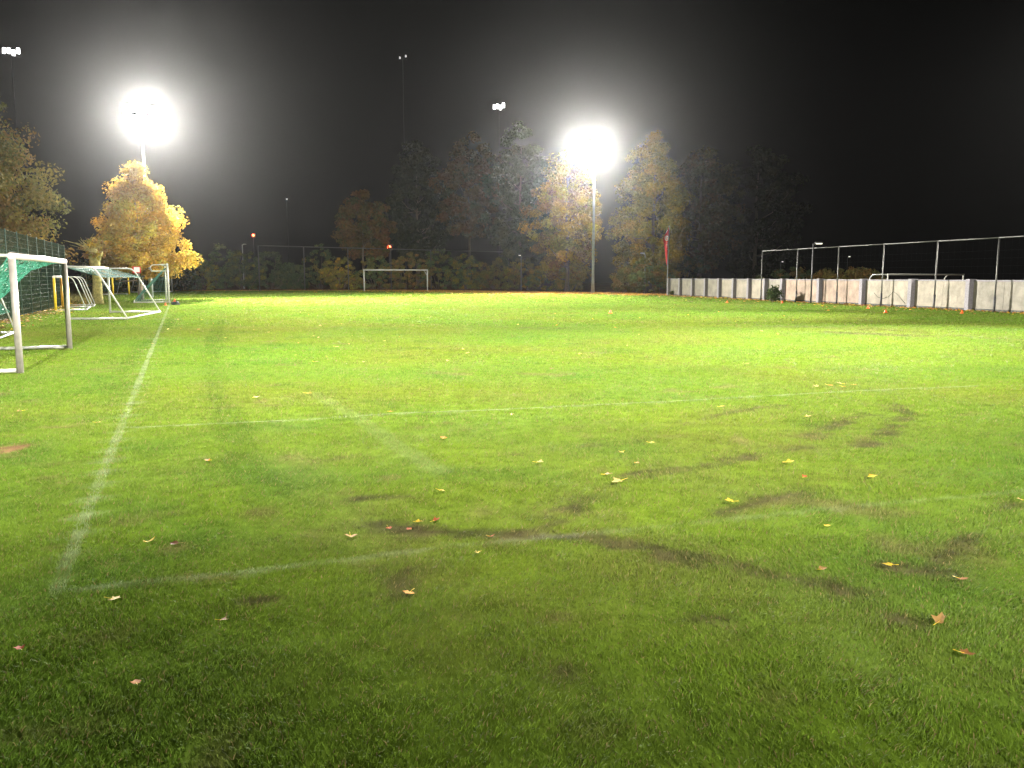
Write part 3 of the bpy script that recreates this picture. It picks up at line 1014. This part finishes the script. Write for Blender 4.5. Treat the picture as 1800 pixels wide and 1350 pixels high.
def net_drape(root, w, H, depth, topd, s):
    def prof(t, u):
        return s * (.05 + t * (depth - .1)), (H - .35) * (1 - t) ** .85 + .06
    net_grid(root, w, prof, 40, M['netdark'], .009, .15, 5, 26)
    # the net's near side
    P = []
    for i in range(15):
        a_ = i / 14
        row = []
        for j in range(15):
            b_ = j / 14
            row.append(Vector((.01, s * (.08 + a_ * (depth - .2)), .06 + b_ * ((H - .40) * (1 - a_) ** .85))))
        P.append(row)
    tag(mesh_lines(P, .006).build("side_net", M['netdark'], root), kind="stuff")

gN = ground(297.5, 532)
goal("tall white goal edge-on with U shaped net hoops at the end of the touchline", gN, gN + Vector((UDIR.x, UDIR.y, 0)) * 5.0 + Vector((-.25, 0, 0)), 1, 2.45, 2.0, 0, .055, .030,
     'white', 'white', net_drape, hoop=True)
goal("far white goal behind the edge-on goal with U shaped hoops", at(252.5, 86), at(303, 90), 1, 2.36, 1.6, .8, .06, .03, 'white', 'white', net_mid(M['netdark'], 1.5, 16, 8, .010, 8))

# main goal at the far end
mg = goal("full size white goal with thin posts in front of the far fence", at(640.5, 95), at(751.5, 97.5), 1, 2.47, 1.6, 0, .07, .03, 'white', 'white', None, name="football_goal",
          ground_frame=False)
w_ = (at(751.5, 97.5) - at(640.5, 95)).length
MB().tube([(w_, .05, 1.75), (w_ - .28, .05, 2.2), (w_ - .42, .05, 2.42)], .03, 6).build("corner_brace", M['white'], mg)

# goal top behind the wall
goal("white goal behind the wall, only its top showing", at(1558, 50.0), at(1690, 53.6), 1, 1.80, 1.8, 1.15, .045, .035, 'white', 'white', None)


# ------------------------------------------------------------------ wall of concrete posts and panels
WP, WQ = Vector((14.3, 72.5, 0)), Vector((22.2, 39.8, 0))
WD = (WQ - WP).normalized()
WN = Vector((WD.y, -WD.x, 0))            # towards the pitch
if WN.x > 0: WN = -WN


def wall_s(px):
    """distance along the wall line whose foot shows at px"""
    lo, hi = -5.0, 60.0
    for _ in range(50):
        m_ = (lo + hi) / 2
        p = WP + WD * m_
        d_ = p.y * math.cos(PITCH) + CAMH * math.sin(PITCH)
        if p.x / d_ * F + PW / 2 < px: lo = m_
        else: hi = m_
    return lo


WH = 1.46
pier_px = [1178, 1198, 1220, 1243, 1267, 1292.5, 1319, 1348, 1378, 1443, 1518.5, 1604.5, 1706, 1828]
pier_s = [wall_s(p) for p in pier_px]
pier_s.append(pier_s[-1] + 3.3)
pier_s.append(pier_s[-1] + 3.3)
wall = empty("panel_wall", WP)
tag(wall, "long low wall of pale panels between concrete posts along the right side", "wall")
wrz = math.atan2(WD.y, WD.x)
for i, s_ in enumerate(pier_s):
    p = WD * s_ + WN * .08
    MB().box((p.x, p.y, WH / 2 + .01), (.125, .20, WH / 2 + .03), wrz).build("post", M['concrete'], wall)
fpx_wall = [1348.5, 1411, 1483, 1562, 1656, 1763]
pm = ['panelc', 'panelc', 'panelc', 'panelc', 'panel', 'panel', 'panel', 'panelc', 'panelb', 'panelb', 'panel', 'panel', 'panelc', 'panelc', 'panel']
for i in range(len(pier_s) - 1):
    a_, b_ = pier_s[i] + .125, pier_s[i + 1] - .125
    mid = [wall_s(q) for q in fpx_wall if a_ + .4 < wall_s(q) < b_ - .4]
    mid = mid[0] if mid else (a_ + b_) / 2
    cuts = [(a_, b_)] if b_ - a_ < 2.3 else [(a_, mid - .008), (mid + .008, b_)]
    for j, (c0, c1) in enumerate(cuts):
        p = WD * ((c0 + c1) / 2)
        MB().box((p.x, p.y, .11 + (WH - .18) / 2), ((c1 - c0) / 2, .03, (WH - .18) / 2), wrz).build("panel", M[pm[i]], wall)
    p = WD * ((a_ + b_) / 2)
    MB().box((p.x, p.y, WH - .03), ((b_ - a_) / 2, .055, .035), wrz).build("cap_rail", M['concrete'], wall)
    MB().box((p.x, p.y, .045), ((b_ - a_) / 2, .045, .06), wrz).build("base_strip", M['stain'], wall)
# scrawled dark stain on one panel
st = MB()
s0, s1 = pier_s[10], pier_s[11]
def wp(s_, z): return WD * s_ + WN * .034 + Vector((0, 0, z))
Ls = s1 - s0
st.tube([wp(s0 + Ls * .22, .72), wp(s0 + Ls * .30, .48), wp(s0 + Ls * .42, .40), wp(s0 + Ls * .50, .52)], .018, 5)
st.tube([wp(s0 + Ls * .52, .50), wp(s0 + Ls * .62, .82), wp(s0 + Ls * .70, .66), wp(s0 + Ls * .86, .20)], .018, 5)
st.build("scrawl", M['stain'], wall)


# ------------------------------------------------------------------ ball-stop fences
def stop_fence(label, feet, H, r_post, material, socket=None, name="ball_stop_fence", net=True, cell=.35):
    root = empty(name, feet[0])
    tag(root, label, "fence")
    o = Vector(feet[0])
    for p in feet:
        q = Vector(p) - o
        MB().tube([q + Vector((0, 0, -.1)), q + Vector((0, 0, H))], r_post, 10).build("post", M[material], root)
        if socket:
            MB().tube([q + Vector((0, 0, -.1)), q + Vector((0, 0, socket))], r_post * 1.5, 10).build("socket", M['dark'], root)
    for p, q in zip(feet[:-1], feet[1:]):
        a_, b_ = Vector(p) - o, Vector(q) - o
        up = Vector((0, 0, H + r_post * .3))
        MB().tube([a_ + up, b_ + up], r_post * .8, 8).build("top_rail", M[material], root)
    if net:
        nm = MB()
        for p, q in zip(feet[:-1], feet[1:]):
            a_, b_ = Vector(p) - o, Vector(q) - o
            n = int((b_ - a_).length / cell)
            for k in range(1, n):
                c_ = a_.lerp(b_, k / n)
                nm.tube([c_ + Vector((0, 0, .1)), c_ + Vector((0, 0, H))], .0010, 3, False)
            for k in range(1, int(H / cell)):
                z = Vector((0, 0, k * cell))
                nm.tube([a_ + z, b_ + z], .0010, 3, False)
        tag(nm.build("netting", M['dark'], root), kind="stuff")
    return root


fpx = fpx_wall
feet = []
for p in fpx:
    s_ = wall_s(p)
    feet.append(WP + WD * s_ + WN * .50)
feet.append(feet[-1] + WD * 4.1)
feet.append(feet[-1] + WD * 4.1)
stop_fence("ball stop fence of slim grey posts and top rail in front of the wall", feet, 3.36, .036, 'galv', .72)
fpx = [456.7, 536, 613, 688, 758, 826.7, 893.8]
f0, f1 = at(fpx[0], 96), at(fpx[-1], 121)
feet = []
for p in fpx:
    lo, hi = 0.0, 1.0
    for _ in range(40):
        m_ = (lo + hi) / 2
        q = f0.lerp(f1, m_)
        if q.x / (q.y * math.cos(PITCH) + CAMH * math.sin(PITCH)) * F + 900 < p: lo = m_
        else: hi = m_
    feet.append(f0.lerp(f1, lo))
stop_fence("high ball stop fence of grey posts and top rail behind the far goal", feet, 5.15, .06, 'galv', None, cell=.6)


# ------------------------------------------------------------------ floodlight masts
def head(parent, p, yaw, pitch, w=.66, h=.5, lens='lens'):
    """one floodlight: housing, glass, bracket"""
    Rm = Matrix.Translation(Vector(p)) @ Matrix.Rotation(yaw, 4, 'Z') @ Matrix.Rotation(-pitch, 4, 'X')
    hb = MB()
    V_ = []
    for (x, y, z) in ((-.5, 0, -.5), (.5, 0, -.5), (.5, 0, .5), (-.5, 0, .5)):
        V_.append((x * w, .0, z * h))
    for (x, z) in ((-.5, -.5), (.5, -.5), (.5, .5), (-.5, .5)):
        V_.append((x * w * .55, -.32, z * h * .55))
    hb.v = V_
    hb.f = [(4, 5, 6, 7), (0, 4, 7, 3), (1, 2, 6, 5), (0, 1, 5, 4), (3, 7, 6, 2)]
    hb.s = [False] * 5
    hb.tube([(0, -.2, -h * .3), (0, -.2, -h * .75)], .03, 6)
    o = hb.build("floodlight", M['dark'], parent)
    o.matrix_local = Rm
    lb = MB().box((0, -.012, 0), (w * .47, .010, h * .46))
    lb.build("lens", M[lens], o)
    return o


def lamp(parent, kind, name, p, power, target=None, size=150, blend=1.0, radius=.3):
    l = bpy.data.lights.new(name, kind)
    l.energy = power
    l.color = LAMP_COL
    l.shadow_soft_size = radius
    o = bpy.data.objects.new(name, l)
    COL.objects.link(o)
    o.parent = parent
    o.location = p
    if kind == 'SPOT':
        l.spot_size, l.spot_blend = R(size), blend
        d_ = Vector(target) - (Vector(p) + parent.location)
        o.rotation_euler = d_.to_track_quat('-Z', 'Y').to_euler()
    return o


def mast(label, base, H, aim, rows, cols, pole_r=(.16, .08), lens='lens', hs=(.66, .5), gap=(.78, .62), pole='pole', pit=.35, jz=0.0):
    root = empty("floodlight_mast", base)
    tag(root, label, "floodlight mast")
    d_ = Vector(aim) - Vector(base)
    yaw = math.atan2(d_.y, d_.x) - math.pi / 2
    top = H + (rows - 1) * gap[1] * .5 + .1
    MB().tube([(0, 0, -.1), (0, 0, 1.2), (0, 0, H * .5), (0, 0, top)], [pole_r[0] * 1.15, pole_r[0], (pole_r[0] + pole_r[1]) / 2, pole_r[1]], 14).build("pole", M[pole], root)
    co, si = math.cos(yaw), math.sin(yaw)
    for r_ in range(rows):
        z = H + (r_ - (rows - 1) / 2) * gap[1]
        half = (cols - 1) / 2 * gap[0] + .25
        MB().tube([(-half * co - .1 * -si * 0, -half * si, z - hs[1] * .7), (half * co, half * si, z - hs[1] * .7)], .04, 6).build("crossarm", M[pole], root)
        for c_ in range(cols):
            x = (c_ - (cols - 1) / 2) * gap[0]
            head(root, (x * co - .3 * si, x * si + .3 * co, z + (jz * (.5, -.35, .1, -.1)[c_ % 4])), yaw + (c_ - (cols - 1) / 2) * .12, pit, hs[0], hs[1], lens)
    return root


def inlocal(root, aim, z, fwd=.55):
    d_ = Vector((aim[0] - root.location.x, aim[1] - root.location.y, 0)).normalized()
    return (d_.x * fwd, d_.y * fwd, z)


bl = at(266, 66)
ml = mast("left floodlight mast glaring above the golden tree", bl, 14.0, (0, 0, 0), 2, 3, hs=(.8, .62), gap=(.9, .78))
q = inlocal(ml, (0, 0), 14.0, .42)
lamp(ml, 'SPOT', "floodlight_beam", q, P_FAR_BEAM, (-3, 50, 0), 115, 1.0, .45)
lamp(ml, 'SPOT', "floodlight_beam", q, P_FAR_BEAM * .9, (-5, 48, 0), 74, 1.0, .45)
lamp(ml, 'SPOT', "floodlight_beam", q, P_FAR_BEAM * .36, (-6, 20, 0), 28, 1.0, .45)
lamp(ml, 'POINT', "floodlight_spill", q, P_SPILL, None, radius=.85)
br = at(1042, 84)
mr = mast("right floodlight mast glaring between the autumn trees", br, 14.2, (0, 0, 0), 2, 3, hs=(.8, .62), gap=(.9, .78))
q = inlocal(mr, (0, 0), 14.2, .42)
lamp(mr, 'SPOT', "floodlight_beam", q, P_FAR_BEAM, (-10, 60, 0), 115, 1.0, .45)
lamp(mr, 'SPOT', "floodlight_beam", q, P_FAR_BEAM * .9, (-3, 64, 0), 74, 1.0, .45)
lamp(mr, 'SPOT', "floodlight_beam", q, P_FAR_BEAM * .58, (-1, 26, 0), 28, 1.0, .45)
lamp(mr, 'POINT', "floodlight_spill", q, P_SPILL, None, radius=.85)

# the mast behind the photographer that throws the goal's shadow forward
mb_ = mast("floodlight mast behind the near goal line, lighting the near pitch", (4.2, -19, 0), 13.5, (0, 30, 0), 1, 3)
for (tx, ty, k) in ((-13.6, 22, .75), (1, 23, .95), (15, 21, .55)):
    q = inlocal(mb_, (tx, ty), 13.5, .5)
    lamp(mb_, 'SPOT', "floodlight_beam", q, P_NEAR * k, (tx, ty, 0), 33, 1.0, .3)
for (tx, ty, k) in ((-25, 94, 1.2), (-14, 100, 1.1)):      # long-throw heads towards the far goal line
    q = inlocal(mb_, (tx, ty), 13.5, .5)
    lamp(mb_, 'SPOT', "floodlight_beam", q, P_LONG * k, (tx, ty, 0), 20, 1.0, .3)
# unseen mast added beyond the wall to brighten the near pitch
ms_ = mast("added unseen floodlight mast beyond the wall, brightening the middle of the near pitch", (35, 37, 0), 14, (2, 14, 0), 1, 3)
for (tx, ty, k) in ((1, 18, .65), (8, 19, .45), (4, 34, .4), (13, 47, .22)):
    q = inlocal(ms_, (tx, ty), 14.0, .5)
    lamp(ms_, 'SPOT', "floodlight_beam", q, P_SIDE * k, (tx, ty, 0), 29, 1.0, .3)

# far masts of the neighbouring ground: only their lit banks show
def far_mast(label, px, py, y, cols, hs, lens, rows=1, gap=None):
    el = math.atan((PH / 2 - py) / F) - PITCH
    z = CAMH + y * math.tan(el)
    p = at(px, y, z)
    return mast(label, (p.x, y, 0), z, (0, 40, 0), rows, cols, (.12, .07), lens, hs, gap or (hs[0] * 1.12, hs[1] * 1.1), 'black', .2, .45)

far_mast("distant floodlight bank high up at the left edge of the sky", 19, 91, 130, 4, (.46, .85), 'lensfar', 1, (.62, .9))
far_mast("distant floodlight bank in the sky above the tall trees", 877, 188, 160, 4, (.44, .85), 'lensfar', 1, (.56, .9))
far_mast("faint distant pair of lights high in the middle of the sky", 708, 101, 175, 2, (.30, .45), 'lensdim', 1, (1.2, .5))
far_mast("single faint speck of light in the sky left of the far trees", 504, 352, 190, 1, (.3, .32), 'lensdim')


# ------------------------------------------------------------------ flag
fp = at(1172.5, 75.5)
fr = empty("flagpole", fp)
tag(fr, "pale flagpole standing at the far end of the wall", "flagpole")
MB().tube([(0, 0, -.1), (0, 0, 3), (.06, 0, 6.1)], [.055, .05, .032], 10).build("pole", M['pole'], fr)
MB().lathe([(.0, -.02), (.04, 0), (.045, .03), (.02, .07), (.002, .09)], 8, (.06, 0, 6.1)).build("finial", M['white'], fr)
# flag cloth: outline (dx to the left of the pole, z), with folds
prof = [(6.02, .04), (5.75, .17), (5.45, .34), (5.15, .47), (4.9, .46), (4.5, .36), (4.1, .28), (3.7, .22), (3.3, .17), (2.95, .13), (2.75, .10)]
V_, F_ = [], []
ncol = 7
for (z, w) in prof:
    for k in range(ncol):
        t = k / (ncol - 1)
        x = .055 * (z / 6.1) - .03 - w * t
        yv = .07 * math.sin(t * 7 + z * 1.9) * (.4 + t)
        V_.append((x, yv, z - .10 * t))
for i in range(len(prof) - 1):
    for k in range(ncol - 1):
        a_ = i * ncol + k
        F_.append((a_, a_ + 1, a_ + ncol + 1, a_ + ncol))
me = bpy.data.meshes.new("flag"); me.from_pydata(V_, [], F_); me.polygons.foreach_set("use_smooth", [True] * len(F_)); me.update()
fl = link("flag", me, M['red']); fl.location = fp
sol = fl.modifiers.new("thick", 'SOLIDIFY'); sol.thickness = .012
tag(fl, "red flag with white emblem hanging from the pole beside the wall", "flag")
# white round emblem and vertical lettering marks
em = MB()
def fpnt(x, z):
    t = max(0, min(1, (-(x - .055 * (z / 6.1) + .03)) / .45))
    return (x, .07 * math.sin(t * 7 + z * 1.9) * (.4 + t) - .035, z)
ring = [fpnt(-.15 + .13 * math.cos(a_), 5.05 + .20 * math.sin(a_)) for a_ in [2 * math.pi * k / 14 for k in range(15)]]
em.tube(ring, .035, 6)
em.tube([fpnt(-.17, 5.12), fpnt(-.12, 5.0)], .035, 6)
em.build("emblem", M['flagwhite'], fl)
em = MB()
for (z0, z1, x) in ((4.70, 4.60, -.06), (4.52, 4.40, -.10), (4.54, 4.42, -.045), (4.32, 4.22, -.06), (4.12, 4.02, -.05)):
    em.tube([fpnt(x, z0), fpnt(x - .05, (z0 + z1) / 2), fpnt(x, z1)], .022, 5)
em.build("lettering", M['flagwhite'], fl)
em = MB()
em.tube([fpnt(-.10, 5.78), fpnt(-.20, 5.55), fpnt(-.24, 5.46)], .022, 5)
em.build("edge_stripe", M['flagwhite'], fl)


# ------------------------------------------------------------------ lamp posts and small things
def street_lamp(label, px, py, y, arm=.5, flip=1, lens=None, pole='pole', r_=.05, curved=False, hs=1.0):
    el = math.atan((PH / 2 - py) / F) - PITCH
    z = CAMH + y * math.tan(el)
    root = empty("street_lamp", at(px, y))
    tag(root, label, "lamp post")
    if curved:
        pts = [(0, 0, -.1), (0, 0, z - .45)] + arc((0, 0, z - .35), (0, 0, z + .05), (-flip * arm, 0, z))
        MB().tube(pts, [r_] * 2 + [r_ * .8] * (len(pts) - 2), 8).build("pole", M[pole], root)
        hx = -flip * arm
    else:
        MB().tube([(0, 0, -.1), (0, 0, z)], [r_ * 1.2, r_ * .8], 8).build("pole", M[pole], root)
        hx = flip * arm * .6
        MB().tube([(0, 0, z - .05), (flip * arm * .5, 0, z + .02)], r_ * .6, 6).build("arm", M[pole], root)
    hb = MB()
    hb.box((hx, 0, z + .05), (.22 * hs, .11 * hs, .035))
    hb.box((hx, 0, z + .095), (.15 * hs, .08 * hs, .012))
    h_ = hb.build("lamp_head", M[pole], root)
    if lens:
        MB().box((hx, -.01, z - .012), (.18 * hs, .09 * hs, .028)).build("lens", M[lens], h_)
    return root


street_lamp("dark street lamp with lit head standing before the wall", 1425, 428, 51.7, .55, 1, 'ledlamp', 'dark', .05)
street_lamp("small pale lamp post rising above the dark bushes at left", 429, 430, 114, .5, 1, None, 'white', .08)
street_lamp("pale lamp post with curved top in front of the tree by the flag", 1133, 446, 87.8, .28, 1, None, 'white', .055, True)
street_lamp("tiny white lamp above the hedge left of the right mast", 916, 449, 101, .3, -1, 'ledlamp', 'pole', .03, hs=.7)
street_lamp("tiny far lamp seen through the fence frame left of the street lamp", 1370, 460, 84, .3, 1, 'lensdim', 'dark', .025, hs=.4)
street_lamp("tiny far lamp beside the third fence post above the wall", 1487, 451, 92, .3, 1, 'ledlamp', 'dark', .025, hs=.5)


def signal(label, px, py, y, size):
    el = math.atan((PH / 2 - py) / F) - PITCH
    z = CAMH + y * math.tan(el)
    root = empty("signal_lamp", at(px, y))
    tag(root, label, "signal lamp")
    MB().tube([(0, 0, -.1), (0, 0, z - size)], .06, 8).build("pole", M['dark'], root)
    MB().box((0, size * .5, z), (size * 1.5, size * .4, size * 1.6)).build("housing", M['dark'], root)
    MB().lathe([(size * .3, -size * .95), (size * .8, -size * .6), (size, 0), (size * .8, size * .6), (size * .3, size * .95)], 12, (0, -size * .3, z)).build("lens", M['redlamp'], root)
    return root

signal("small red lamp glowing above the dark bushes near the far fence corner", 449, 413.5, 128, .20)
signal("red lamp glowing over the far fence rail behind the goal", 685.5, 434.5, 118, .26)


def cone(px, py, label, h=.15, z=0.0):
    p = ground(px, py)
    o = MB().lathe([(.105, 0), (.11, .010), (.075, .018), (.065, .025), (.026, h - .015), (.02, h)], 14).build("marker_cone", M['cone'])
    o.location = (p.x, p.y, z + .004)
    o.scale = (1, 1, 1)
    tag(o, label, "cone", "orange marker cones on the pitch")
    return o

cone(1278, 532.5, "orange marker cone in front of the far wall panels")
cone(1375, 533, "orange marker cone just left of the wide pink panels")
cone(1526, 542.5, "orange marker cone at the foot of a concrete wall post")
cone(1557, 550, "orange marker cone standing out on the grass before the wall")
cone(1691, 551, "orange marker cone near the right end of the wall")
cone(1073, 551, "lone orange marker cone far out on the open pitch")
cone(291, 537, "orange marker cone beside the foot of the edge-on goal")

# bag of kit with a cone lying on it
bp_ = ground(309, 536)
vb, fb = [], []
r = random.Random(3)
rings = [(.0, .05), (.42, .0), (.52, .10), (.44, .24), (.22, .33), (.02, .36)]
bm_ = MB().lathe([(rr * (1 + .0), z) for (rr, z) in rings[1:]], 14)
bm_.v = [(x * .5 + r.uniform(-.05, .05), y * .4 + r.uniform(-.05, .05), max(z * .6 + r.uniform(-.03, .03), 0)) for (x, y, z) in bm_.v]
bo = bm_.build("kit_bag", M['bag']); bo.location = (bp_.x, bp_.y, 0)
tag(bo, "dark crumpled kit bag on the grass right of the edge-on goal", "bag")
hb = MB().tube(arc((-.12, -.05, .16), (0, -.08, .34), (.12, -.05, .16)), .014, 6)
hb.build("handle", M['bag'], bo)
c_ = cone(304, 536, "orange marker cone lying on top of the dark kit bag", .15, .33)
c_.location = (bp_.x - .05, bp_.y, .20)

# red and white sign beyond the goals
sp = at(244, 53.5)
sr = empty("warning_sign", sp)
tag(sr, "white sign with red border on a post behind the white youth goal", "sign")
MB().tube([(.1, 0, -.1), (.1, 0, 2.2)], .025, 8).build("post", M['galv'], sr)
MB().box((.0, -.05, 2.06), (.26, .012, .21)).build("board", M['signred'], sr)
MB().box((.02, -.066, 2.065), (.18, .004, .16)).build("panel", M['flagwhite'], sr)

# litter bin between mast and flag
lp = at(1140.5, 84)
lr = empty("litter_bin", lp)
tag(lr, "dark litter bin with pale knob among the leaves left of the flag", "bin")
MB().lathe([(.24, 0), (.27, .02), (.27, .75), (.30, .78), (.30, .82)], 14).build("body", M['dark'], lr)
MB().lathe([(.30, .82), (.26, .92), (.14, 1.0), (.03, 1.03)], 14).build("lid", M['dark'], lr)
MB().lathe([(.02, 1.02), (.08, 1.06), (.08, 1.14), (.03, 1.18)], 10).build("glint", M['white'], lr)  # small white shape on the lid stands in for a reflected glint

# ------------------------------------------------------------------ haze volume added to stand in for lens glare round the lamps
hz = MB().box((0, 85, 27), (205, 155, 28)).build("haze", None)
hm = bpy.data.materials.new("haze"); hm.use_nodes = True
n_, l_ = hm.node_tree.nodes, hm.node_tree.links
for x in list(n_):
    if x.type == 'BSDF_PRINCIPLED': n_.remove(x)
pv = n_.new("ShaderNodeVolumePrincipled")
pv.inputs['Color'].default_value = (.93, .94, .97, 1)
pv.inputs['Density'].default_value = HAZE_DENSITY
pv.inputs['Anisotropy'].default_value = HAZE_G
l_.new(pv.outputs[0], n_["Material Output"].inputs['Volume'])
hz.data.materials.append(hm)
tag(hz, "thin added haze standing in for lens glare round the floodlights", "haze", kind="stuff")
